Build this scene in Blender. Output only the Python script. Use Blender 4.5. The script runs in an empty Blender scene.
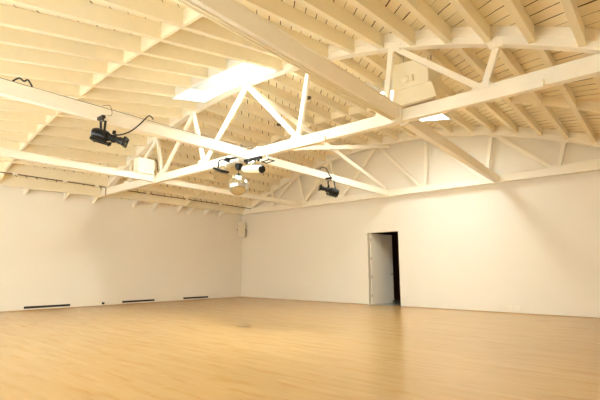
import bpy, bmesh, math, random
from mathutils import Vector, Matrix
random.seed(7)
PI = math.pi
scn = bpy.context.scene
COL = scn.collection

# ------------------------------------------------------------------ materials
def nodes(name):
    m = bpy.data.materials.new(name); m.use_nodes = True
    nt = m.node_tree; b = nt.nodes['Principled BSDF']
    return m, nt, b
def setin(b, **kw):
    for k, v in kw.items():
        b.inputs[k.replace('_', ' ')].default_value = v
def mathn(nt, op, a, b=None):
    n = nt.nodes.new('ShaderNodeMath'); n.operation = op
    for i, v in enumerate((a, b)):
        if v is None: continue
        if isinstance(v, (int, float)): n.inputs[i].default_value = v
        else: nt.links.new(v, n.inputs[i])
    return n.outputs[0]
def mixc(nt, fac, c1, c2):
    n = nt.nodes.new('ShaderNodeMix'); n.data_type = 'RGBA'
    if isinstance(fac, (int, float)): n.inputs[0].default_value = fac
    else: nt.links.new(fac, n.inputs[0])
    for i, v in ((6, c1), (7, c2)):
        if isinstance(v, tuple): n.inputs[i].default_value = (*v, 1)
        else: nt.links.new(v, n.inputs[i])
    return n.outputs[2]
def noise(nt, scale, vec=None, detail=3):
    n = nt.nodes.new('ShaderNodeTexNoise'); n.inputs['Scale'].default_value = scale
    n.inputs['Detail'].default_value = detail
    if vec is not None: nt.links.new(vec, n.inputs['Vector'])
    return n.outputs['Fac']
def objco(nt):
    return nt.nodes.new('ShaderNodeTexCoord').outputs['Object']
def paint(name, c1, c2, scale=3, rough=.6, bump=.0, spec=.3):
    m, nt, b = nodes(name)
    co = objco(nt)
    f = noise(nt, scale, co)
    nt.links.new(mixc(nt, f, c1, c2), b.inputs['Base Color'])
    setin(b, Roughness=rough); b.inputs['Specular IOR Level'].default_value = spec
    if bump:
        bn = nt.nodes.new('ShaderNodeBump'); bn.inputs['Strength'].default_value = bump
        bn.inputs['Distance'].default_value = .01
        nt.links.new(noise(nt, 60, co), bn.inputs['Height']); nt.links.new(bn.outputs[0], b.inputs['Normal'])
    return m
M = {}
M['wall'] = paint('wall_paint', (.83, .785, .70), (.86, .815, .73), 1.2, .65, .03)
M['beam'] = paint('beam_paint', (.89, .845, .74), (.93, .885, .78), 4, .5, .05)
M['joist'] = paint('joist_paint', (.84, .765, .58), (.89, .815, .63), 3, .6, .06)
M['trim'] = paint('trim_paint', (.84, .79, .69), (.88, .83, .73), 4, .45)
M['black'] = paint('black_metal', (.006, .0055, .005), (.014, .013, .011), 20, .3)
M['rubber'] = paint('black_rubber', (.015, .013, .012), (.025, .022, .02), 20, .6)
M['bronze'] = paint('dark_conduit', (.10, .07, .04), (.16, .11, .06), 10, .5)
M['slot'] = paint('slot_black', (.012, .012, .012), (.02, .02, .02), 5, .6)
M['white'] = paint('white_enamel', (.86, .82, .73), (.9, .86, .77), 6, .35)
M['speaker'] = paint('speaker_shell', (.78, .71, .58), (.82, .75, .62), 6, .5)
M['grille'] = paint('speaker_grille', (.70, .62, .48), (.78, .69, .54), 160, .8)
M['steel'] = paint('steel', (.45, .42, .37), (.55, .52, .46), 12, .35)
M['steel'].node_tree.nodes['Principled BSDF'].inputs['Metallic'].default_value = .8
M['grill'] = paint('vent_grill', (.60, .48, .33), (.66, .54, .38), 8, .5)
M['lens'] = paint('lens_glass', (.05, .045, .04), (.08, .07, .06), 4, .06, 0, .8)
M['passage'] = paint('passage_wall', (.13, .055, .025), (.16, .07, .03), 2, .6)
M['brass'] = paint('brass_plate', (.30, .19, .08), (.36, .24, .10), 9, .4)
M['shaft'] = paint('shaft_paint', (.74, .73, .69), (.78, .77, .73), 3, .6)
M['panel'] = paint('shade_panel_paint', (.50, .51, .51), (.54, .55, .55), 3, .5)  # grey stands in for the dimmer left end of the skylight shaft
M['oak'] = paint('baseboard_wood', (.42, .25, .11), (.5, .31, .15), 10, .5)
# mirror ball facets
m, nt, b = nodes('mirror_tiles'); setin(b, Metallic=1.0, Roughness=.2)
nt.links.new(mixc(nt, noise(nt, 14, objco(nt)), (.60, .59, .52), (.74, .73, .66)), b.inputs['Base Color']); M['mirror'] = m
# glass / daylight pane
def daylight(name, col, s):
    m, nt, b = nodes(name)
    f = noise(nt, 1.5, objco(nt))
    nt.links.new(mixc(nt, f, col, tuple(min(1, c*1.04) for c in col)), b.inputs['Emission Color'])
    setin(b, Base_Color=(.9, .9, .9, 1), Emission_Strength=s, Roughness=.4)
    return m
M['sky_near'] = daylight('skylight_acrylic_near', (.87, .985, .98), 21)
M['sky_far'] = daylight('skylight_acrylic_far', (.88, .98, 1), 4.6)
M['fill_window'] = daylight('fill_window_glow', (.86, .98, .97), 2.3)  # glow for the added, unseen fill panes
# roof boards: gaps between boards every 0.145 m along Y, uneven and broken
m, nt, b = nodes('roof_boards')
co = objco(nt); sep = nt.nodes.new('ShaderNodeSeparateXYZ'); nt.links.new(co, sep.inputs[0])
y = mathn(nt, 'DIVIDE', mathn(nt, 'ADD', sep.outputs[0], sep.outputs[1]), .27)
fr = mathn(nt, 'FRACT', y); idn = mathn(nt, 'FLOOR', y)
wn = nt.nodes.new('ShaderNodeTexWhiteNoise'); wn.noise_dimensions = '1D'; nt.links.new(idn, wn.inputs['W'])
nz = noise(nt, 1.7, co, 2)
wid = mathn(nt, 'MULTIPLY', mathn(nt, 'SUBTRACT', mathn(nt, 'ADD', nz, mathn(nt, 'MULTIPLY', wn.outputs[0], .45)), .36), .17)
gap = mathn(nt, 'LESS_THAN', fr, wid)
basec = mixc(nt, wn.outputs[0], (.85, .77, .57), (.92, .84, .645))
nt.links.new(mixc(nt, gap, basec, (.07, .035, .015)), b.inputs['Base Color'])
setin(b, Roughness=.65); b.inputs['Specular IOR Level'].default_value = .2
M['deck'] = m
# maple strip floor, boards along X
m, nt, b = nodes('maple_floor')
co = objco(nt)
br = nt.nodes.new('ShaderNodeTexBrick'); nt.links.new(co, br.inputs['Vector'])
br.offset = .37; br.offset_frequency = 2; br.squash = 1
br.inputs['Scale'].default_value = 1.0
br.inputs['Brick Width'].default_value = 1.15; br.inputs['Row Height'].default_value = .083
br.inputs['Mortar Size'].default_value = .0012; br.inputs['Mortar Smooth'].default_value = .3
br.inputs['Color1'].default_value = (.49, .298, .112, 1); br.inputs['Color2'].default_value = (.565, .355, .142, 1)
br.inputs['Mortar'].default_value = (.41, .245, .09, 1)
mp = nt.nodes.new('ShaderNodeMapping'); mp.inputs['Scale'].default_value = (.55, 9, 1); nt.links.new(co, mp.inputs[0])
gr = noise(nt, 3.0, mp.outputs[0], 5)
c = mixc(nt, mathn(nt, 'MULTIPLY', gr, .75), br.outputs['Color'], (.40, .23, .075))
big = noise(nt, .35, co, 2)
c = mixc(nt, mathn(nt, 'MULTIPLY', big, .28), c, (.58, .405, .18))
mp2 = nt.nodes.new('ShaderNodeMapping'); mp2.inputs['Scale'].default_value = (.9, 5, 1); nt.links.new(co, mp2.inputs[0])
kn = noise(nt, 1.6, mp2.outputs[0], 6)
rmp = nt.nodes.new('ShaderNodeMapRange'); nt.links.new(kn, rmp.inputs[0])
rmp.inputs[1].default_value = .52; rmp.inputs[2].default_value = .74; rmp.inputs[3].default_value = 0; rmp.inputs[4].default_value = .75
c = mixc(nt, rmp.outputs[0], c, (.42, .22, .06))
nt.links.new(c, b.inputs['Base Color'])
rr = mathn(nt, 'ADD', mathn(nt, 'MULTIPLY', gr, .08), .19); nt.links.new(rr, b.inputs['Roughness'])
b.inputs['Specular IOR Level'].default_value = .42
bn = nt.nodes.new('ShaderNodeBump'); bn.inputs['Strength'].default_value = .05; bn.inputs['Distance'].default_value = .004
nt.links.new(gr, bn.inputs['Height']); nt.links.new(bn.outputs[0], b.inputs['Normal'])
M['floor'] = m

# ------------------------------------------------------------------ mesh helpers
def box(bm, x0, x1, y0, y1, z0, z1):
    v = [bm.verts.new(p) for p in ((x0,y0,z0),(x1,y0,z0),(x1,y1,z0),(x0,y1,z0),(x0,y0,z1),(x1,y0,z1),(x1,y1,z1),(x0,y1,z1))]
    for f in ((3,2,1,0),(4,5,6,7),(0,1,5,4),(1,2,6,5),(2,3,7,6),(3,0,4,7)): bm.faces.new([v[i] for i in f])
def bar(bm, p0, p1, w, h, up=(0,0,1)):
    """straight member of width w (sideways) and height h (along up) centred on p0-p1"""
    p0, p1 = Vector(p0), Vector(p1); d = (p1-p0).normalized(); up = Vector(up)
    s = d.cross(up)
    if s.length < 1e-4: s = d.cross(Vector((0,1,0)))
    s.normalize(); u = s.cross(d).normalized()
    v = []
    for p in (p0, p1):
        for a, c in ((-1,-1),(1,-1),(1,1),(-1,1)): v.append(bm.verts.new(p + s*(a*w/2) + u*(c*h/2)))
    for f in ((3,2,1,0),(4,5,6,7),(0,1,5,4),(1,2,6,5),(2,3,7,6),(3,0,4,7)): bm.faces.new([v[i] for i in f])
def lathe(bm, p0, p1, prof, n=20, cap=True):
    """prof: list of (t along p0->p1 in metres, radius)"""
    p0, p1 = Vector(p0), Vector(p1); d = (p1-p0).normalized()
    a = d.orthogonal().normalized(); c = d.cross(a)
    rings = []
    for t, r in prof:
        rings.append([bm.verts.new(p0 + d*t + (a*math.cos(2*PI*i/n) + c*math.sin(2*PI*i/n))*r) for i in range(n)])
    for r0, r1 in zip(rings, rings[1:]):
        for i in range(n): bm.faces.new((r0[i], r0[(i+1)%n], r1[(i+1)%n], r1[i]))
    if cap: bm.faces.new(rings[0][::-1]); bm.faces.new(rings[-1])
def cyl(bm, p0, p1, r, n=14):
    lathe(bm, p0, p1, [(0, r), ((Vector(p1)-Vector(p0)).length, r)], n)
def tube(bm, pts, r, n=8, sub=6):
    """smooth tube through pts (Catmull-Rom)"""
    P = [Vector(p) for p in pts]; Q = []
    for i in range(len(P)-1):
        a = P[max(i-1,0)]; b_ = P[i]; c_ = P[i+1]; d_ = P[min(i+2,len(P)-1)]
        for k in range(sub):
            t = k/sub
            Q.append(.5*((2*b_)+(c_-a)*t+(2*a-5*b_+4*c_-d_)*t*t+(3*b_-a-3*c_+d_)*t**3))
    Q.append(P[-1]); rings = []; prev = None
    for i, q in enumerate(Q):
        d = (Q[min(i+1,len(Q)-1)]-Q[max(i-1,0)]).normalized()
        a = d.orthogonal().normalized() if prev is None else (prev - d*prev.dot(d)).normalized()
        prev = a; c = d.cross(a)
        rings.append([bm.verts.new(q+(a*math.cos(2*PI*k/n)+c*math.sin(2*PI*k/n))*r) for k in range(n)])
    for r0, r1 in zip(rings, rings[1:]):
        for i in range(n): bm.faces.new((r0[i], r0[(i+1)%n], r1[(i+1)%n], r1[i]))
    bm.faces.new(rings[0][::-1]); bm.faces.new(rings[-1])
def prism(bm, poly, vec):
    """extrude a polygon (list of points) by vec"""
    vec = Vector(vec)
    a = [bm.verts.new(p) for p in poly]; b_ = [bm.verts.new(Vector(p)+vec) for p in poly]
    n = len(a); bm.faces.new(a[::-1]); bm.faces.new(b_)
    for i in range(n): bm.faces.new((a[i], a[(i+1)%n], b_[(i+1)%n], b_[i]))
def wloc(o):
    v = Vector(o.location)
    while o.parent: o = o.parent; v += Vector(o.location)
    return v
def obj(name, bm, mat, parent=None, smooth=False, bevel=0, origin=None):
    bmesh.ops.recalc_face_normals(bm, faces=bm.faces)
    xs = [v.co for v in bm.verts]
    lo = Vector([min(p[i] for p in xs) for i in range(3)]); hi = Vector([max(p[i] for p in xs) for i in range(3)])
    c = Vector(((lo.x+hi.x)/2, (lo.y+hi.y)/2, lo.z)) if origin is None else Vector(origin)
    for v in bm.verts: v.co -= c
    me = bpy.data.meshes.new(name); bm.to_mesh(me); bm.free()
    me.materials.append(M[mat])
    o = bpy.data.objects.new(name, me); COL.objects.link(o)
    if parent: o.parent = parent; o.location = c - wloc(parent)
    else: o.location = c
    if smooth:
        for p in me.polygons: p.use_smooth = True
        me.set_sharp_from_angle(angle=math.radians(35))
    if bevel:
        md = o.modifiers.new('bevel', 'BEVEL'); md.width = bevel; md.segments = 2; md.limit_method = 'ANGLE'
    return o
def tag(o, label=None, cat=None, group=None):
    if label: o['label'] = label
    if cat: o['category'] = cat
    if group: o['group'] = group
    return o
def thing(name, label, cat, loc, group=None):
    o = bpy.data.objects.new(name, None); COL.objects.link(o); o.location = loc; o.empty_display_size = .1
    return tag(o, label, cat, group)
def struct(o):
    o['kind'] = 'structure'; return o
B = bmesh.new
ORD = ['zeroth','first','second','third','fourth','fifth','sixth','seventh','eighth','ninth','tenth','eleventh','twelfth','thirteenth',
       'fourteenth','fifteenth','sixteenth','seventeenth','eighteenth','nineteenth','twentieth','twenty-first','twenty-second','twenty-third','twenty-fourth','twenty-fifth']

# ------------------------------------------------------------------ roof geometry
W, YT, YF, YM1, YM2 = 15.0, -6.5, -13.0, -9.4, -3.25      # hall width, middle truss, front wall, blocking lines
JD = .27                                                   # joist depth
def arch(x):                                               # underside of joists at the trusses
    x = min(max(x, -.3), 15.3)
    return 5.42-(14.8-math.sqrt(14.8**2-(x-7.5)**2))
ST = [(-1,0),(0,0),(1,.02),(2.2,.075),(4.5,.17),(5.7,.205),(8,.205),(9.6,.17),(10.5,.125),(12,.06),(13,.015),(15,0),(16,0)]
def slope(x):
    for (a, s), (b_, t) in zip(ST, ST[1:]):
        if a <= x <= b_: return s+(t-s)*(x-a)/(b_-a)
    return 0
def under(x, y):                                           # underside of joists anywhere
    return arch(x) + (slope(x)*(y-YT) if y < YT else 0)
SK1 = (6.05, 8.50, -7.55, -6.665)                           # skylight openings x0,x1,y0,y1
SK2 = (9.20, 10.40, -4.45, -1.95)

# deck (ceiling) with the skylight openings left out
bm = B()
xs = sorted(set([round(-.2+.3*i, 3) for i in range(52)] + [SK1[0], SK1[1], SK2[0], SK2[1]]))
ys = sorted(set([-13.2, YM1, YT, .2, -11.2, -8, -3.25] + list(SK1[2:]) + list(SK2[2:])))
vt = {}
def dv(x, y, t):
    k = (x, y, t)
    if k not in vt: vt[k] = bm.verts.new((x, y, under(x, y)+JD+t))
    return vt[k]
def inhole(x, y): return any(h[0] < x < h[1] and h[2] < y < h[3] for h in (SK1, SK2))
for x0, x1 in zip(xs, xs[1:]):
    for y0, y1 in zip(ys, ys[1:]):
        if inhole((x0+x1)/2, (y0+y1)/2): continue
        bm.faces.new((dv(x0,y0,0), dv(x0,y1,0), dv(x1,y1,0), dv(x1,y0,0)))
        bm.faces.new((dv(x0,y0,.05), dv(x1,y0,.05), dv(x1,y1,.05), dv(x0,y1,.05)))
struct(obj('ceiling', bm, 'deck', origin=(0,0,0)))

# walls
def gable(y0, y1, opening=None, name='wall_back'):
    bm = B()
    cuts = [-.2+.4*i for i in range(39)]
    if opening: cuts += [o[0] for o in opening]+[o[1] for o in opening]
    cuts = sorted(set(round(c, 3) for c in cuts))
    yy = (y0+y1)/2
    for a, b_ in zip(cuts, cuts[1:]):
        mid = (a+b_)/2; spans = [(0, None)]
        if opening:
            for o in opening:
                if o[0] < mid < o[1]:
                    spans = ([(0, o[2])] if o[2] > 0 else []) + [(o[3], None)]
        for z0, z1 in spans:
            za = under(a, yy)+JD if z1 is None else z1; zb = under(b_, yy)+JD if z1 is None else z1
            prism(bm, [(a,y0,z0),(b_,y0,z0),(b_,y0,zb),(a,y0,za)], (0, y1-y0, 0))
    bmesh.ops.remove_doubles(bm, verts=bm.verts, dist=.0005)
    # drop coincident interior faces between neighbouring strips
    seen = {}
    for f in list(bm.faces):
        k = tuple(sorted(v.index for v in f.verts)) if False else frozenset(f.verts)
        seen.setdefault(k, []).append(f)
    for k, fs in seen.items():
        if len(fs) > 1:
            for f in fs: bm.faces.remove(f)
    return struct(obj(name, bm, 'wall', origin=(0,0,0)))
DX0, DX1, DH = 6.56, 7.74, 2.44
gable(0, .2, [(DX0-.03, DX1+.03, 0, DH+.03)], 'wall_back')
FILL_WINS = [(1.4, 4.4, 1.5, 3.3), (5.4, 8.4, 1.5, 3.3), (9.4, 12.4, 1.5, 3.3)]  # openings for the added fill panes, out of view
gable(-13.2, -13.0, FILL_WINS, 'wall_front')
bm = B(); box(bm, -.2, 0, -13.0, 0, 0, arch(0)+JD); struct(obj('wall_left', bm, 'wall', origin=(0,0,0)))
bm = B(); box(bm, 15.0, 15.2, -13.0, 0, 0, arch(15)+JD); struct(obj('wall_right', bm, 'wall', origin=(0,0,0)))
bm = B(); box(bm, -.2, 15.2, -13.2, .2, -.1, 0); struct(obj('floor', bm, 'floor', origin=(0,0,0)))
# thin wooden shoe moulding at the foot of the walls
bm = B(); box(bm, 0.012, DX0-.03, -.012, 0, 0, .02); box(bm, DX1+.03, W, -.012, 0, 0, .02); struct(obj('baseboard_back', bm, 'oak'))
bm = B(); box(bm, 0, .012, -12.99, 0, 0, .02); struct(obj('baseboard_left', bm, 'oak'))
# added front-wall windows, unseen behind the camera; glowing panes brighten the hall
for i, (a, b_, z0, z1) in enumerate(FILL_WINS):
    bm = B()
    for x0, x1, za, zb in ((a, a+.07, z0, z1), (b_-.07, b_, z0, z1), (a+.07, b_-.07, z0, z0+.07), (a+.07, b_-.07, z1-.07, z1),
                           ((a+b_)/2-.03, (a+b_)/2+.03, z0+.07, z1-.07), (a+.07, b_-.07, (z0+z1)/2-.02, (z0+z1)/2+.02)):
        box(bm, x0, x1, -13.12, -13.04, za, zb)
    fr = struct(obj('fill_window_%d' % (i+1), bm, 'trim'))
    bm = B(); box(bm, a+.02, b_-.02, -13.15, -13.125, z0+.02, z1-.02); obj('pane', bm, 'fill_window', fr)

# door in the back wall
bm = B()
box(bm, DX0-.03, DX0, -.015, .2, 0, DH+.03); box(bm, DX1, DX1+.03, -.015, .2, 0, DH+.03); box(bm, DX0, DX1, -.015, .2, DH, DH+.03)
struct(obj('trim_1', bm, 'trim'))
th = math.radians(78); hx, hy = DX0+.055, .03
R = Matrix.Translation((hx, hy, 0)) @ Matrix.Rotation(th, 4, 'Z')
def xf(bm, Mx):
    bmesh.ops.transform(bm, matrix=Mx, verts=bm.verts); return bm
bm = B(); box(bm, 0.005, 1.13, -.045, 0, .012, 2.42); leaf = struct(obj('door_1', xf(bm, R), 'trim', bevel=.003))
for z in (.25, .88, 1.5, 2.14):
    bm = B(); cyl(bm, (-.004, -.05, z), (-.004, -.05, z+.11), .012, 10); box(bm, .0, .03, -.049, -.045, z, z+.11)
    obj('hinge', xf(bm, R), 'steel', leaf)
for s in (-1,):
    bm = B(); cyl(bm, (1.06, -.045, 1.02), (1.06, -.053, 1.02), .03, 16); cyl(bm, (1.06, -.053, 1.02), (1.06, -.10, 1.02), .011, 12)
    cyl(bm, (1.065, -.095, 1.02), (.94, -.095, 1.02), .01, 12); obj('door_handle', xf(bm, R), 'steel', leaf, smooth=True)
bm = B(); box(bm, 1.06, 1.12, -.06, -.0455, .04, .10); obj('kick_stop', xf(bm, R), 'rubber', leaf)
# passage behind the door
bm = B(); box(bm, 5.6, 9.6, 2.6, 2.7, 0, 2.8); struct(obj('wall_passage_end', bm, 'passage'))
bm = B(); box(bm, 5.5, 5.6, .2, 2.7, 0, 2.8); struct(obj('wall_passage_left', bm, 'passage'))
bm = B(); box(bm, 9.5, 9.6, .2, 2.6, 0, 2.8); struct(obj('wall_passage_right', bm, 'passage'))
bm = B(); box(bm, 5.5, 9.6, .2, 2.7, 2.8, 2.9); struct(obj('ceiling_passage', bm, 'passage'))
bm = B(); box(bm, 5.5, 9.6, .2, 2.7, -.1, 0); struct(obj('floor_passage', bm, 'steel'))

# ------------------------------------------------------------------ joists with their blocking
JT_NEAR, JT2 = .09, .09
def xstep(x, s):
    a = x + s*.6*math.cos(math.asin((x-7.5)/14.8)); m_ = (x+a)/2
    return x + s*.612*math.cos(math.asin((m_-7.5)/14.8))
XK = [9.82]
while XK[-1] < 14.4: XK.append(xstep(XK[-1], 1))
while XK[0] > .75: XK.insert(0, xstep(XK[0], -1))
XK = XK[:25]
def joist(x, y0, y1, label, group, block_y=None, nxt=None, dp=0):
    JT = JT2 if dp else JT_NEAR
    bm = B()
    n = []
    for y in (y0, y1):
        z = under(x, y)+dp
        n.append([bm.verts.new(p) for p in ((x-JT/2,y,z),(x+JT/2,y,z),(x+JT/2,y,under(x+JT/2,y)+JD),(x-JT/2,y,under(x-JT/2,y)+JD))])
    bm.faces.new(n[0][::-1]); bm.faces.new(n[1])
    for i in range(4): bm.faces.new((n[0][i], n[0][(i+1)%4], n[1][(i+1)%4], n[1][i]))
    o = tag(obj('roof_joist', bm, 'joist', bevel=.004), label, 'joist', group)
    if block_y is not None and nxt is not None:
        bm = B(); a, b_ = x+JT/2, nxt-JT/2
        prism(bm, [(a,block_y,under(a,block_y)+dp+.012),(b_,block_y,under(b_,block_y)+dp+.012),(b_,block_y,under(b_,block_y)+JD),(a,block_y,under(a,block_y)+JD)], (0,.05,0))
        obj('blocking', bm, 'joist', o)
    return o
for i, x in enumerate(XK):
    nx = XK[i+1] if i+1 < len(XK) else None
    inb = SK1[0] < x < SK1[1]
    w = ORD[i+1]
    joist(x, -12.99, YM1, '%s cream roof joist from the left wall, in the run nearest the camera' % w,
          'joists of the nearest run', YM1-.055, nx)
    off = -.02
    ye = SK1[2]-.055 if inb else YT-.09
    joist(x+off, YM1+.005, ye, ('%s cream roof joist from the left wall, ending at the long skylight' if inb else
          '%s cream roof joist from the left wall, ending on the near side of the truss') % w, 'joists of the run in front of the middle truss')
    if SK2[0] < x < SK2[1]:
        joist(x, YT+.09, SK2[2]-.055, '%s cream roof joist from the left wall, cut short between truss and far skylight' % w, 'joists beside the far skylight', dp=.05)
        joist(x, SK2[3]+.055, -.28, '%s cream roof joist from the left wall, cut short between skylight and door wall' % w, 'joists beside the far skylight', dp=.05)
    else:
        skip = nx is not None and SK2[0]-.4 < x < SK2[1]
        joist(x, YT+.09, -.28, '%s cream roof joist from the left wall, in the far bay above the door wall' % w,
              'joists of the far bay', None if skip else YM2, None if skip else nx, dp=.05)

# ------------------------------------------------------------------ trusses
TOPN = [2.15, 3.62, 5.35, 7.42, 9.40, 11.25, 12.85]
BOTN = [2.10, 3.98, 5.88, 9.00, 10.98, 12.62]
WEBS = [(2.10, .75), (2.10, 2.15), (2.10, 3.62), (3.98, 3.62), (3.98, 5.35), (5.88, 5.35), (5.88, 7.42), (9.00, 7.42), (9.00, 9.30), (10.98, 9.40), (10.98, 11.15), (12.62, 11.25), (12.62, 12.85), (12.62, 14.2)]
WEBB = [(2.05,.8),(2.05,2.08),(2.05,3.3),(3.87,3.5),(3.9,5.08),(5.35,5.15),(5.64,7.15),(8.69,7.2),(8.86,8.95),(10.6,9.02),(10.7,10.93),(12.38,11.03),(12.52,12.7),(12.6,14.1)]
def truss(y, label, x0=.0, hh=.20, webs=WEBS, topn=TOPN, botn=BOTN, half=False):
    t = thing('bowstring_truss', label, 'truss', (7.5, y, 3.6))
    ya, yb = (y-.08, y+.08) if not half else (y-.07, y+.07)
    bm = B(); box(bm, x0, W-x0, ya+.01, yb-.01, 3.6, 3.6+hh); obj('bottom_chord', bm, 'beam', t, bevel=.006)
    bm = B()
    st = 40; xa = [.46+(W-.92)*i/st for i in range(st+1)]
    lo = [arch(x)-.02 for x in xa]; hi = [arch(x)+JD-.005 for x in xa]
    A_ = [[bm.verts.new((x, yy, z)) for x, z in zip(xa, zz)] for yy, zz in ((ya, lo), (yb, lo), (yb, hi), (ya, hi))]
    for i in range(st):
        for r in range(4): bm.faces.new((A_[r][i], A_[(r+1)%4][i], A_[(r+1)%4][i+1], A_[r][i+1]))
    bm.faces.new([r[0] for r in A_]); bm.faces.new([r[-1] for r in A_][::-1])
    # ledger along both faces of the arch
    obj('top_chord', bm, 'beam', t)
    bm = B()
    for yy in ((ya-.022, ya-.001) if not half else (ya-.022, ya-.001),):
        for a, b_ in zip(xa[1:-1], xa[2:]):
            prism(bm, [(a,yy[0],arch(a)+.10),(b_,yy[0],arch(b_)+.10),(b_,yy[0],arch(b_)+.16),(a,yy[0],arch(a)+.16)], (0,.021,0))
    obj('ledger', bm, 'beam', t)
    for bx, tx in webs:
        bm = B(); bar(bm, (bx, y, 3.6+hh-.01), (tx, y, arch(tx)-.01), .095, .07, up=(0,1,0)); obj('web', bm, 'beam', t, bevel=.004)
    for bx in botn:
        bm = B(); prism(bm, [(bx-.17,ya-.005,3.78),(bx+.17,ya-.005,3.78),(bx+.1,ya-.005,3.87),(bx-.1,ya-.005,3.87)], (0,.012,0))
        gp = obj('gusset_plate', bm, 'beam', t)
        for k in (-.1, .1):
            bm = B(); cyl(bm, (bx+k, ya-.02, 3.83), (bx+k, ya-.0055, 3.83), .018, 8); obj('bolt', bm, 'beam', gp)
    for tx in topn:
        z = arch(tx); bm = B()
        prism(bm, [(tx-.12,ya-.006,z+.04),(tx-.09,ya-.006,z-.08),(tx+.09,ya-.006,z-.08),(tx+.12,ya-.006,z+.04)], (0,.012,0))
        obj('gusset_plate', bm, 'beam', t)
    return t
t2 = truss(YT, 'cream bowstring truss crossing mid-hall in front of the far bay, above the mirror ball')
for a, b_ in ((2.2, 4.9), (8.95, 9.75), (5.95, 6.6), (11.8, 13.4)):
    bm = B(); box(bm, a, b_, YT-.11, YT-.072, 3.575, 3.68); obj('splice_board', bm, 'beam', t2, bevel=.004)
truss(-.20, 'cream bowstring truss set against the top of the door wall', webs=WEBB, topn=[2.05, 3.4, 5.12, 7.17, 8.98, 10.98, 12.70], botn=[2.05, 3.88, 5.5, 8.78, 10.66, 12.46], half=True)

# long beams from front wall to door wall at chord height, spliced at the middle truss
def longbeam(x, label, w=.11, h=.19, y1=-.285, xn=None, xe=None):
    xn = x if xn is None else xn; xe = x if xe is None else xe
    t = thing('tie_beam', label, 'beam', (x, -6.5, 3.6), 'tie beams across the trusses')
    bm = B(); bar(bm, (xn, -12.99, 3.6+h/2), (x, YT-.13, 3.6+h/2), w, h); obj('beam_board', bm, 'beam', t, bevel=.006)
    bm = B(); bar(bm, (x, YT+.085, 3.6+h/2), (xe, y1, 3.6+h/2), w, h); obj('beam_board', bm, 'beam', t, bevel=.006)
    bm = B(); bar(bm, (xn, -12.99, 3.6+h+.0125), (x, YT-.135, 3.6+h+.0125), w+.012, .023); obj('beam_cap', bm, 'beam', t)
    for yy in (YT-.16, YT+.115):
        bm = B(); box(bm, x-w/2-.016, x+w/2+.016, yy-.025, yy+.025, 3.585, 3.6+h*.8); obj('steel_strap', bm, 'beam', t)
    return t
longbeam(3.75, 'cream tie beam nearest the left wall, running under the small white box', .10, .15)
tb = longbeam(7.55, 'cream tie beam down the middle of the hall, carrying both black spotlights')
tc = longbeam(11.28, 'cream tie beam nearest the camera, passing beside the boxed ventilation unit', .13, .21, xn=11.36, xe=10.98)
for dx in (-.03, .02):
    bm = B(); cyl(bm, (11.36+dx-.02, -12.98, 3.586), (11.28+dx-.02, -6.75, 3.586), .012, 8)
    obj('conduit', bm, 'joist', tc)
# sway braces in the middle beam's plane, truss to door wall
bm = B(); bar(bm, (7.5, YT+.12, arch(7.5)-.12), (7.5, -.33, 3.87), .06, .11); tag(obj('sway_brace', bm, 'beam', bevel=.004), 'cream diagonal brace falling from the truss peak to the far end of the middle beam', 'brace')
bm = B(); bar(bm, (7.61, YT+.16, 3.87), (7.61, -.2, arch(7.5)-.08), .06, .11); tag(obj('sway_brace', bm, 'beam', bevel=.004), 'cream diagonal brace rising from above the mirror ball to the peak on the door wall', 'brace')

# small wedge brackets at the head of the left wall
names = ['first from the left edge', 'second from the left edge', 'third from the left edge', 'fourth from the left edge', 'fifth from the left edge', 'sixth from the left edge', 'third from the corner', 'second from the corner', 'nearest the corner']
for k, yv in enumerate((-8.68, -7.56, -6.66, -5.25, -4.45, -3.4, -2.9, -2.12, -1.35)):
    bm = B(); prism(bm, [(0,yv,3.38),(0,yv,3.60),(.36,yv,3.67),(.36,yv,3.60)], (0,.06,0))
    tag(obj('wall_bracket', bm, 'beam'), 'small cream wedge at the top of the left wall, ' + names[k], 'bracket', 'wedge brackets on the left wall')

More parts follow.
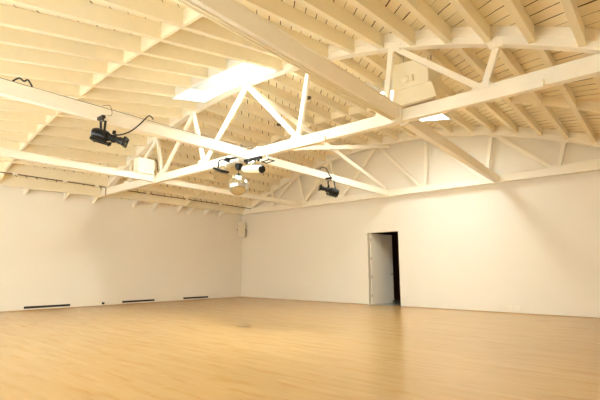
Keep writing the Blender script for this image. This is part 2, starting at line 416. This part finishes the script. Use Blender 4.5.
# ------------------------------------------------------------------ skylights
def curved_board(bm, x0, x1, y0, y1, yref, zlo, zhi, n=10):
    X = [x0+(x1-x0)*i/n for i in range(n+1)]
    for a, b_ in zip(X, X[1:]):
        prism(bm, [(a,y0,under(a,yref)+zlo),(b_,y0,under(b_,yref)+zlo),(b_,y0,under(b_,yref)+zhi),(a,y0,under(a,yref)+zhi)], (0,y1-y0,0))
    bmesh.ops.remove_doubles(bm, verts=bm.verts, dist=.0005)
    seen = {}
    for f in list(bm.faces): seen.setdefault(frozenset(f.verts), []).append(f)
    for fs in seen.values():
        if len(fs) > 1:
            for f in fs: bm.faces.remove(f)
def skylight(r, top, mat, label, ndiv):
    x0, x1, y0, y1 = r
    t = thing('skylight', label, 'skylight', ((x0+x1)/2, (y0+y1)/2, under((x0+x1)/2, (y0+y1)/2)))
    bm = B(); curved_board(bm, x0-.05, x1+.05, y0-.05, y0, y0, 0, JD+top); obj('shaft_side', bm, 'shaft', t)
    bm = B(); curved_board(bm, x0-.05, x1+.05, y1, y1+.05, y1, 0.0, JD+top); obj('shaft_side', bm, 'shaft', t)
    for xa, xb in ((x0-.05, x0), (x1, x1+.05)):
        bm = B(); z0, z1 = under(xa, y0), under(xa, y1)
        prism(bm, [(xa,y0,z0),(xa,y1,z1),(xa,y1,z1+JD+top),(xa,y0,z0+JD+top)], (xb-xa,0,0)); obj('shaft_end', bm, 'shaft', t)
    bm = B()
    n = 10; X = [x0-.05+(x1-x0+.1)*i/n for i in range(n+1)]
    for a, b_ in zip(X, X[1:]):
        q = []
        for dz in (.0, .02):
            q.append([bm.verts.new((xx, yy, under(xx, yy)+JD+top+.002+dz)) for xx, yy in ((a,y0-.05),(b_,y0-.05),(b_,y1+.05),(a,y1+.05))])
        bm.faces.new(q[0][::-1]); bm.faces.new(q[1])
        for i in (0, 2): bm.faces.new((q[0][i], q[0][(i+1)%4], q[1][(i+1)%4], q[1][i]))
    bmesh.ops.remove_doubles(bm, verts=bm.verts, dist=.0005)
    obj('acrylic_pane', bm, mat, t)
    for k in range(1, ndiv):
        xm = x0+(x1-x0)*k/ndiv
        bm = B(); z = min(under(xm,y0), under(xm,y1))+JD+top-.06
        box(bm, xm-.02, xm+.02, y0, y1, z, z+.05); obj('glazing_bar', bm, 'shaft', t)
    return t
sk_near = skylight(SK1, .40, 'sky_near', 'long bright skylight in the roof in front of the middle truss peak', 3)
bm = B()  # added panel, covers the glowing pane so the left end looks dimmer
prism(bm, [(SK1[0]+.002,SK1[2]+.002,under(SK1[0],SK1[2])+JD+.02),(SK1[0]+1.0,SK1[2]+.002,under(SK1[0]+1.0,SK1[2])+JD+.02),(SK1[0]+1.0,SK1[3]-.002,under(SK1[0]+1.0,SK1[3])+JD+.02),(SK1[0]+.002,SK1[3]-.002,under(SK1[0],SK1[3])+JD+.02)], (0,0,.02))
o_ = obj('shade_panel', bm, 'panel', sk_near); o_['label'] = 'added grey panel hiding the bright left end of the skylight'
skylight(SK2, .22, 'sky_far', 'bright skylight in the far bay, half hidden behind the boxed heater unit', 1)

# ------------------------------------------------------------------ heater / ventilation unit beside the truss
ux0, ux1, uy0, uy1 = 11.02, 11.84, -6.30, -5.70
t = thing('ventilation_unit', 'large cream boxed ventilation unit with a grille underneath, hung beside the truss', 'ventilation unit', ((ux0+ux1)/2, -6.0, 4.0))
bm = B()
prism(bm, [(ux0+.02,uy0,4.28),(ux1-.14,uy0,4.28),(ux1-.14,uy0,4.72),(ux0+.02,uy0,4.78)], (0,uy1-uy0,0)); obj('upper_casing', bm, 'joist', t, bevel=.01)
bm = B()
lo = [(ux0,uy0-.03,3.97),(ux1,uy0-.03,3.97),(ux1,uy1,3.97),(ux0,uy1,3.97)]; hi = [(ux0+.02,uy0,4.279),(ux1-.10,uy0,4.279),(ux1-.10,uy1,4.279),(ux0+.02,uy1,4.279)]
a = [bm.verts.new(p) for p in lo]; c_ = [bm.verts.new(p) for p in hi]; bm.faces.new(a[::-1]); bm.faces.new(c_)
for i in range(4): bm.faces.new((a[i], a[(i+1)%4], c_[(i+1)%4], c_[i]))
obj('lower_casing', bm, 'joist', t, bevel=.01)
bm = B()
for k in range(10):
    yy = uy0+.02+k*.055; box(bm, ux0+.09, ux1-.08, yy, yy+.03, 3.948, 3.9685)
box(bm, ux0+.07, ux1-.06, uy0-.02, uy0+.0, 3.942, 3.9685); box(bm, ux0+.07, ux1-.06, uy0+.56, uy0+.58, 3.942, 3.9685)
obj('air_grille', bm, 'grill', t)
bm = B(); lathe(bm, (11.30,uy0,4.42), (11.30,uy0-.1,4.42), [(0,.085),(.02,.085),(.03,.06),(.05,.06),(.06,.03)], 18); box(bm, 11.38, 11.44, uy0-.05, uy0-.001, 4.36, 4.47)
obj('access_knob', bm, 'joist', t, smooth=True)
for hxv in (ux0+.1, ux1-.2):
    bm = B(); cyl(bm, (hxv, -6.0, 4.70), (hxv, -6.0, under(hxv, -6.0)+JD-.001), .012, 8); obj('hanger_rod', bm, 'steel', t)

# ------------------------------------------------------------------ mirror ball and the lamps round it
cx, cy, cz, R0 = 7.47, -6.74, 3.0, .232
t = thing('mirror_ball', 'silver mirror ball hanging under the crossing of middle beam and truss', 'mirror ball', (cx, cy, cz-R0))
bm = B(); nu, nv = 40, 22
rings = []
for j in range(1, nv):
    ph = PI*j/nv; rings.append([bm.verts.new((cx+R0*math.sin(ph)*math.cos(2*PI*i/nu), cy+R0*math.sin(ph)*math.sin(2*PI*i/nu), cz+R0*math.cos(ph))) for i in range(nu)])
top = bm.verts.new((cx,cy,cz+R0)); bot = bm.verts.new((cx,cy,cz-R0))
for i in range(nu):
    bm.faces.new((top, rings[0][i], rings[0][(i+1)%nu])); bm.faces.new((bot, rings[-1][(i+1)%nu], rings[-1][i]))
    for r0, r1 in zip(rings, rings[1:]): bm.faces.new((r0[i], r1[i], r1[(i+1)%nu], r0[(i+1)%nu]))
obj('mirrored_sphere', bm, 'mirror', t)
bm = B(); lathe(bm, (cx,cy,cz+R0-.012), (cx,cy,cz+R0+.05), [(0,.06),(.02,.05),(.03,.02),(.05,.015)], 16); obj('ball_cap', bm, 'black', t, smooth=True)
bm = B(); cyl(bm, (cx,cy,cz+R0+.03), (cx,cy,3.34), .006, 8); obj('hanging_rod', bm, 'black', t)
bm = B(); lathe(bm, (cx,cy,3.33), (cx,cy,3.47), [(0,.03),(.02,.065),(.09,.085),(.14,.085)], 18); obj('turning_motor', bm, 'black', t, smooth=True)
bm = B(); cyl(bm, (cx,cy,3.47), (cx,cy,3.56), .02, 10); box(bm, cx-.04, cx+.04, cy-.05, YT-.112, 3.54, 3.585); obj('motor_bracket', bm, 'white', t)
# small floodlight on a drop arm, left of the ball
t = thing('small_floodlight', 'small black floodlight tipped down on a bent arm, left of the mirror ball', 'spotlight', (6.88, -6.75, 3.3))
bm = B(); tube(bm, [(6.835,-6.675,3.69),(6.81,-6.71,3.685),(6.78,-6.745,3.66),(6.77,-6.75,3.56),(6.76,-6.75,3.43)], .017, 8); obj('bent_arm', bm, 'black', t)
bm = B(); prism(bm, [(6.70,-6.86,3.46),(7.02,-6.86,3.34),(7.02,-6.64,3.34),(6.70,-6.64,3.46)], (.015,0,.05)); obj('lamp_body', bm, 'black', t, bevel=.008)
bm = B(); prism(bm, [(6.74,-6.84,3.437),(7.0,-6.84,3.338),(7.0,-6.66,3.338),(6.74,-6.66,3.437)], (-.003,0,-.012)); obj('lens', bm, 'lens', t)
bm = B(); tube(bm, [(6.76,-6.75,3.45),(6.99,-6.75,3.52),(7.02,-6.75,3.40)], .008, 6); obj('yoke', bm, 'steel', t)
# pipe bar that carries the lamps, clamped under the truss chord
t = thing('lighting_pipe', 'short black lighting pipe clamped along the truss above the mirror ball', 'pipe', (7.55, -6.69, 3.58))
bm = B(); cyl(bm, (6.85, -6.66, 3.69), (7.40, -6.66, 3.66), .024, 10); obj('pipe_run', bm, 'black', t, smooth=True)
for xx in (6.95, 7.3):
    bm = B(); box(bm, xx-.025, xx+.025, -6.69, YT-.082, 3.64, 3.73); obj('clamp', bm, 'black', t)
bm = B(); tube(bm, [(6.9,-6.70,3.66),(7.1,-6.74,3.58),(7.25,-6.74,3.53),(7.45,-6.72,3.62)], .008, 6); obj('power_cable', bm, 'rubber', t)
# white par can
t = thing('par_can', 'white can spotlight lying level with black lens end, right of the mirror ball', 'spotlight', (7.93, -6.76, 3.12))
p0, p1 = Vector((7.62,-6.74,3.33)), Vector((8.26,-6.80,3.22)); L = (p1-p0).length
bm = B(); lathe(bm, p0, p1, [(0,.035),(.02,.06),(.12,.075),(.34,.08),(L-.03,.082),(L-.03,.092),(L,.092)], 22); obj('can', bm, 'white', t, smooth=True)
d = (p1-p0).normalized()
bm = B(); lathe(bm, p1+d*.001, p1+d*.05, [(0,.088),(.04,.065)], 20); obj('lens', bm, 'black', t, smooth=True)
mid = (p0+p1)/2
bm = B(); tube(bm, [mid+Vector((0,-.095,0)), mid+Vector((0,-.095,.11)), mid+Vector((0,0,.15)), mid+Vector((0,.10,.13)), mid+Vector((0,.092,.02))], .012, 6); obj('yoke', bm, 'steel', t)
bm = B(); lathe(bm, (8.0,-6.80,3.36), (8.0,-6.80,3.44), [(0,.03),(.02,.04),(.06,.035),(.08,.02)], 12); obj('junction_box', bm, 'steel', t)
# black colour-gel frame
t = thing('gel_frame', 'empty black square gel frame sticking out above the white can spotlight', 'frame', (8.37, -6.75, 3.30))
gc = Vector((8.40,-6.76,3.37)); q = [gc+Vector(v) for v in ((-.10,-.08,-.01), (.08,-.12,-.075), (.10,.08,.01), (-.08,.12,.075))]
bm = B()
for a, c_ in zip(q, q[1:]+q[:1]): bar(bm, a, c_, .035, .02)
obj('frame_border', bm, 'black', t)
bm = B(); tube(bm, [(8.32,-6.64,3.445),(8.25,-6.64,3.5),(8.15,-6.58,3.597)], .012, 6); obj('frame_arm', bm, 'black', t)
# small black dimmer / connector cluster
t = thing('connector_strip', 'black plug connector strip with sockets fixed under the truss right of the ball', 'connector', (7.85, -6.68, 3.48))
bm = B(); box(bm, 7.58, 8.10, -6.70, -6.63, 3.50, 3.56); obj('strip_body', bm, 'black', t, bevel=.005)
for k in range(4):
    bm = B(); cyl(bm, (7.66+.12*k, -6.67, 3.50), (7.665+.12*k, -6.68, 3.46), .026, 10); obj('plug', bm, 'rubber', t)
# wire triangle on top of the crossing
bm = B(); tube(bm, [(7.45,-6.66,3.93),(7.60,-6.70,3.85),(7.85,-6.68,3.80),(7.70,-6.66,3.74),(7.55,-6.68,3.80),(7.42,-6.66,3.95)], .007, 6)
tag(obj('cable_loop', bm, 'rubber'), 'thin dark cable loop on top of the beam crossing above the mirror ball', 'cable')

# ------------------------------------------------------------------ profile spotlights
def spotlight(rear, front, hang, label, beam_x):
    rear, front, hang = Vector(rear), Vector(front), Vector(hang)
    d = (front-rear).normalized(); L = (front-rear).length
    s = d.cross(Vector((0,0,1))).normalized(); u = s.cross(d)
    t = thing('profile_spotlight', label, 'spotlight', (rear+front)/2 - u*.15, 'black profile spotlights on the middle beam')
    k = L/.72; rk = .86*k
    bm = B(); lathe(bm, rear, front, [(0,.06*rk),(.012,.115*rk),(.03,.125*rk),(.05,.135*rk),(.30*k,.13*rk),(.32*k,.105*rk),(.36*k,.09*rk)], 22); hs = obj('lamp_housing', bm, 'black', t, smooth=True)
    bm = B(); lathe(bm, rear-d*.012, rear+d*.012, [(0,.085*rk),(.010,.105*rk),(.02,.11*rk)], 20); obj('rear_cap', bm, 'steel', hs, smooth=True)
    bm = B()
    for j in range(5): lathe(bm, rear+d*(.08+.04*j)*k, rear+d*(.09+.04*j)*k, [(0,.138*rk),(.012*k,.138*rk)], 22)
    obj('cooling_rings', bm, 'black', hs, smooth=True)
    bm = B(); q0 = rear+d*.05*k-u*.14*k
    for sg in (-1,1): bar(bm, q0+s*.07*sg, q0+s*.07*sg+d*.3*k, .02, .03, up=u)
    bar(bm, q0+s*-.09, q0+s*.09, .02, .045, up=u); bar(bm, q0+d*.3*k-s*.09, q0+d*.3*k+s*.09, .02, .045, up=u)
    obj('under_rail', bm, 'black', hs)
    bm = B(); lathe(bm, rear+d*.35*k, front, [(0,.085*rk),(.06*k,.085*rk),(.065*k,.10*rk),(.12*k,.10*rk),(.125*k,.075*rk),(.20*k,.075*rk),(.205*k,.09*rk),(.26*k,.09*rk),(.30*k,.11*rk)], 20); lb = obj('lens_barrel', bm, 'black', t, smooth=True)
    bm = B(); f0 = rear+d*.655*k
    for sg in (-1,1):
        bar(bm, f0+s*.085*k*sg, f0+s*.085*k*sg+d*.05*k, .02, .19*k, up=u); bar(bm, f0+u*.085*k*sg, f0+u*.085*k*sg+d*.05*k, .19*k, .02, up=u)
    obj('gel_holder', bm, 'black', lb)
    bm = B(); lathe(bm, front-d*.03, front-d*.015, [(0,.095*rk),(.015,.07*rk)], 20); obj('lens', bm, 'lens', lb)
    for a in (0, 1, 2, 3):
        bm = B(); o_ = (s if a % 2 else u)*(1 if a < 2 else -1); pc = rear+d*.40*k+o_*.09*k
        bar(bm, pc, pc+o_*.06, .012, .05, up=d); obj('shutter_handle', bm, 'black', t)
    # yoke
    piv = rear+d*.22*k; topz = hang - Vector((0,0,.05))
    for sg in (-1,1):
        bm = B(); a = piv+s*.155*k*sg+d*.065*sg; b_ = topz+s*.09*k*sg+d*.065*sg; bar(bm, a-u*.03, b_, .035, .010, up=s); obj('yoke_arm', bm, 'black', t)
    bm = B(); bar(bm, topz-s*.10*k-d*.07, topz+s*.10*k+d*.07, .035, .012, up=(0,0,1)); obj('yoke_bridge', bm, 'black', t)
    bm = B(); cyl(bm, topz, topz+Vector((0,0,.07)), .014, 10); box(bm, beam_x+.066, hang.x+.02, hang.y-.025, hang.y+.025, hang.z+.0, hang.z+.05)
    obj('clamp', bm, 'black', t)
    return t
s1 = spotlight((7.70,-9.99,3.33), (8.07,-9.60,3.17), (7.79,-9.88,3.57), 'black profile spotlight hung from the middle beam nearer the camera, lens pointing right', 7.55)
bm = B(); tube(bm, [(7.87,-9.74,3.36),(7.74,-9.6,3.37),(7.72,-9.40,3.48),(7.70,-9.22,3.66),(7.69,-9.08,3.84),(7.66,-9.0,3.89),(7.62,-8.92,3.86)], .012, 8)
tag(obj('power_cable', bm, 'rubber'), 'black power cable sagging from the nearer spotlight up to the middle beam', 'cable')
bm = B(); tube(bm, [(7.74,-9.79,3.66),(7.70,-9.72,3.68),(7.68,-9.70,3.76),(7.66,-9.74,3.86),(7.58,-9.82,3.855)], .005, 6)
tag(obj('safety_cable', bm, 'bronze'), 'thin safety cable looping over the middle beam above the nearer spotlight', 'cable')
s2 = spotlight((7.93,-3.62,3.20), (7.60,-4.05,3.33), (7.78,-3.76,3.58), 'black profile spotlight hung from the middle beam by the door wall, lens pointing left', 7.55)
bm = B(); tube(bm, [(7.58,-4.0,3.835),(7.63,-3.92,3.90),(7.66,-3.78,3.86),(7.68,-3.70,3.72),(7.74,-3.68,3.64)], .012, 8)
tag(obj('power_cable', bm, 'rubber'), 'black power cable dropping over the middle beam to the spotlight by the door wall', 'cable')
bm = B(); tube(bm, [(7.58,-11.1,3.835),(7.60,-11.03,3.90),(7.61,-10.97,3.87),(7.60,-10.92,3.91),(7.58,-10.85,3.835)], .012, 8)
tag(obj('cable_coil', bm, 'rubber'), 'small coil of dark cable on top of the middle beam at the left edge', 'cable')
bm = B(); tube(bm, [(7.575,-11.4,3.83),(7.57,-10.6,3.83),(7.575,-9.6,3.83),(7.57,-8.6,3.83),(7.575,-7.6,3.83),(7.57,-6.7,3.83)], .007, 6, 4)
tag(obj('cable_run', bm, 'rubber'), 'thin dark cable lying along the top of the middle beam', 'cable')

# ------------------------------------------------------------------ small fittings
t = thing('junction_cabinet', 'small white box standing on the tie beam nearest the left wall', 'box', (3.72, -6.92, 3.775))
bm = B(); box(bm, 3.60, 3.86, -7.16, -6.68, 3.776, 4.19); cb = obj('cabinet_body', bm, 'white', t, bevel=.008)
bm = B(); box(bm, 3.862, 3.868, -7.10, -6.74, 3.90, 4.15); obj('cabinet_door', bm, 'white', cb)
bm = B(); tube(bm, [(3.83,-6.672,4.19),(3.87,-6.63,4.20),(3.9,-6.625,4.05),(3.92,-6.615,3.9),(3.95,-6.612,3.83)], .009, 6); tag(obj('box_cable', bm, 'rubber'), 'thin dark cable hanging from the white box to the truss', 'cable')

# conduit along the left eave
t = thing('conduit_run', 'thin dark conduit running under the roof joists along the left wall', 'conduit', (.93, -6.5, 3.77))
bm = B(); cyl(bm, (.925,-12.9,3.80), (.925,-6.68,3.80), .016, 10); tube(bm, [(.925,-6.70,3.80),(.925,-6.66,3.78),(.925,-6.655,3.70),(.925,-6.655,3.55)], .014, 8); obj('pipe', bm, 'bronze', t, smooth=True)
bm = B(); cyl(bm, (.925,-6.35,3.80), (.925,-.34,3.80), .016, 10); obj('pipe', bm, 'bronze', t, smooth=True)
for yv in (-9.2, -7.9, -6.95, -5.2, -3.6, -2.0):
    bm = B(); cyl(bm, (.925,yv-.06,3.80), (.925,yv+.06,3.80), .026, 10); box(bm, .90, .95, yv-.02, yv+.02, 3.80, 3.845); obj('coupling', bm, 'beam', t)

# wall speaker in the corner
R = Matrix.Translation((.235, -.235, 2.66)) @ Matrix.Rotation(math.radians(-45-90+180), 4, 'Z')
t = thing('wall_speaker', 'cream loudspeaker bracketed high up in the corner of the two walls', 'loudspeaker', (.235, -.235, 2.56))
bm = B(); box(bm, -.16, .16, -.13, .11, -.06, .60); cb = obj('cabinet', xf(bm, R), 'speaker', t, bevel=.015)
bm = B(); box(bm, -.14, .14, -.142, -.131, -.03, .57); obj('grille', xf(bm, R), 'grille', cb, bevel=.004)
for sg in (-1,1):
    bm = B(); cyl(bm, (.161*sg, .0, .26), (.19*sg, .0, .26), .04, 12); obj('pivot_knob', xf(bm, R), 'black', t, smooth=True)
bm = B(); tube(bm, [(.18,0,.26),(.17,.13,.26),(0,.16,.26),(-.17,.13,.26),(-.18,0,.26)], .012, 6); obj('bracket', xf(bm, R), 'speaker', t)

# wall vents low on the left wall
for k, (a, b_, lab) in enumerate(((-8.37,-7.09,'long black slot vent at the foot of the left wall, closest to the camera'), (-5.4,-4.17,'black slot vent at the foot of the left wall, middle of the three'), (-2.95,-1.76,'black slot vent at the foot of the left wall, nearest the corner'))):
    t = thing('slot_vent', lab, 'vent', (0.01, (a+b_)/2, .035), 'slot vents low on the left wall')
    bm = B(); box(bm, 0.0005, .02, a-.03, b_+.03, .122, .142); box(bm, 0.0005, .02, a-.03, b_+.03, .035, .055)
    box(bm, 0.0005, .02, a-.03, a, .055, .122); box(bm, 0.0005, .02, b_, b_+.03, .055, .122); obj('vent_frame', bm, 'trim', t)
    bm = B(); box(bm, 0.0005, .006, a, b_, .055, .122); obj('dark_slot', bm, 'slot', t)
    for j in range(1, 3):
        bm = B(); z = .055+.0223*j; box(bm, .007, .015, a, b_, z-.002, z+.002); obj('louvre', bm, 'slot', t)
def outlet(wall, p, lab, name='wall_outlet', mat='white', w=.085, h=.12):
    t = thing(name, lab, 'outlet', p)
    bm = B()
    if wall == 'left': box(bm, .0005, .012, p[1]-w/2, p[1]+w/2, p[2], p[2]+h)
    else: box(bm, p[0]-w/2, p[0]+w/2, -.012, -.0005, p[2], p[2]+h)
    obj('cover_plate', bm, mat, t, bevel=.003)
    for dz in (.25, .62):
        bm = B()
        if wall == 'left': box(bm, .012, .016, p[1]-w*.25, p[1]+w*.25, p[2]+h*dz, p[2]+h*(dz+.2))
        else: box(bm, p[0]-w*.25, p[0]+w*.25, -.016, -.012, p[2]+h*dz, p[2]+h*(dz+.2))
        obj('socket', bm, mat if mat != 'white' else 'trim', t)
outlet('left', (0, -6.05, .045), 'small black socket low on the left wall between two slot vents', mat='black', w=.09, h=.07)
outlet('back', (11.0, 0, .09), 'white wall socket low on the door wall, left of the pair')
outlet('back', (11.19, 0, .085), 'white wall socket low on the door wall, right of the pair')
t = thing('floor_socket', 'small brass socket plate set in the middle of the wooden floor', 'outlet', (7.52, -6.55, 0))
bm = B(); box(bm, 7.41, 7.64, -6.63, -6.47, .0005, .008); obj('cover_plate', bm, 'brass', t, bevel=.002)
bm = B()
for dx in (-.05, .05): cyl(bm, (7.525+dx, -6.55, .008), (7.525+dx, -6.55, .011), .035, 14)
obj('socket_lid', bm, 'bronze', t)
# smoke detectors on the far-bay joists
for k, (x, yv, lab) in enumerate(((XK[13], -4.95, 'small dark round sensor under a far bay joist, right of the truss vertical'), (XK[10], -4.1, 'small dark round sensor under a far bay joist, near the truss diagonal'))):
    t = thing('ceiling_sensor', lab, 'sensor', (x, yv, under(x, yv)+.02))
    bm = B(); z = under(x, yv)+.05; lathe(bm, (x,yv,z-.001), (x,yv,z-.06), [(0,.07),(.03,.07),(.055,.045)], 16); obj('sensor_body', bm, 'bronze', t, smooth=True)

# ------------------------------------------------------------------ world, camera
w = bpy.data.worlds.new('world'); scn.world = w; w.use_nodes = True
nt = w.node_tree; bg = nt.nodes['Background']
sky = nt.nodes.new('ShaderNodeTexSky'); sky.sky_type = 'HOSEK_WILKIE'; nt.links.new(sky.outputs[0], bg.inputs[0]); bg.inputs[1].default_value = .6

cam = bpy.data.cameras.new('camera'); co = bpy.data.objects.new('camera', cam); COL.objects.link(co)
f_px, yaw, pitch, roll, cxx, cyy, czz = 423.0, .710, .164, -.001, 14.401, -12.737, 1.167
F = Vector((-math.sin(yaw)*math.cos(pitch), math.cos(yaw)*math.cos(pitch), math.sin(pitch)))
Rv = Vector((math.cos(yaw), math.sin(yaw), 0)); U = Rv.cross(F)
R2 = Rv*math.cos(roll)+U*math.sin(roll); U2 = -Rv*math.sin(roll)+U*math.cos(roll)
mx = Matrix((R2, U2, -F)).transposed().to_4x4(); mx.translation = (cxx, cyy, czz)
co.matrix_world = mx
cam.sensor_width = 36; cam.lens = f_px/600*36; cam.clip_start = .02
scn.camera = co
vs = scn.view_settings
scn.display_settings.display_device = 'sRGB'
vs.view_transform = 'Standard'; vs.look = 'None'; vs.gamma = 1; vs.use_curve_mapping = False; vs.exposure = 2.08
scn.cycles.max_bounces = 16; scn.cycles.diffuse_bounces = 12; scn.cycles.glossy_bounces = 6
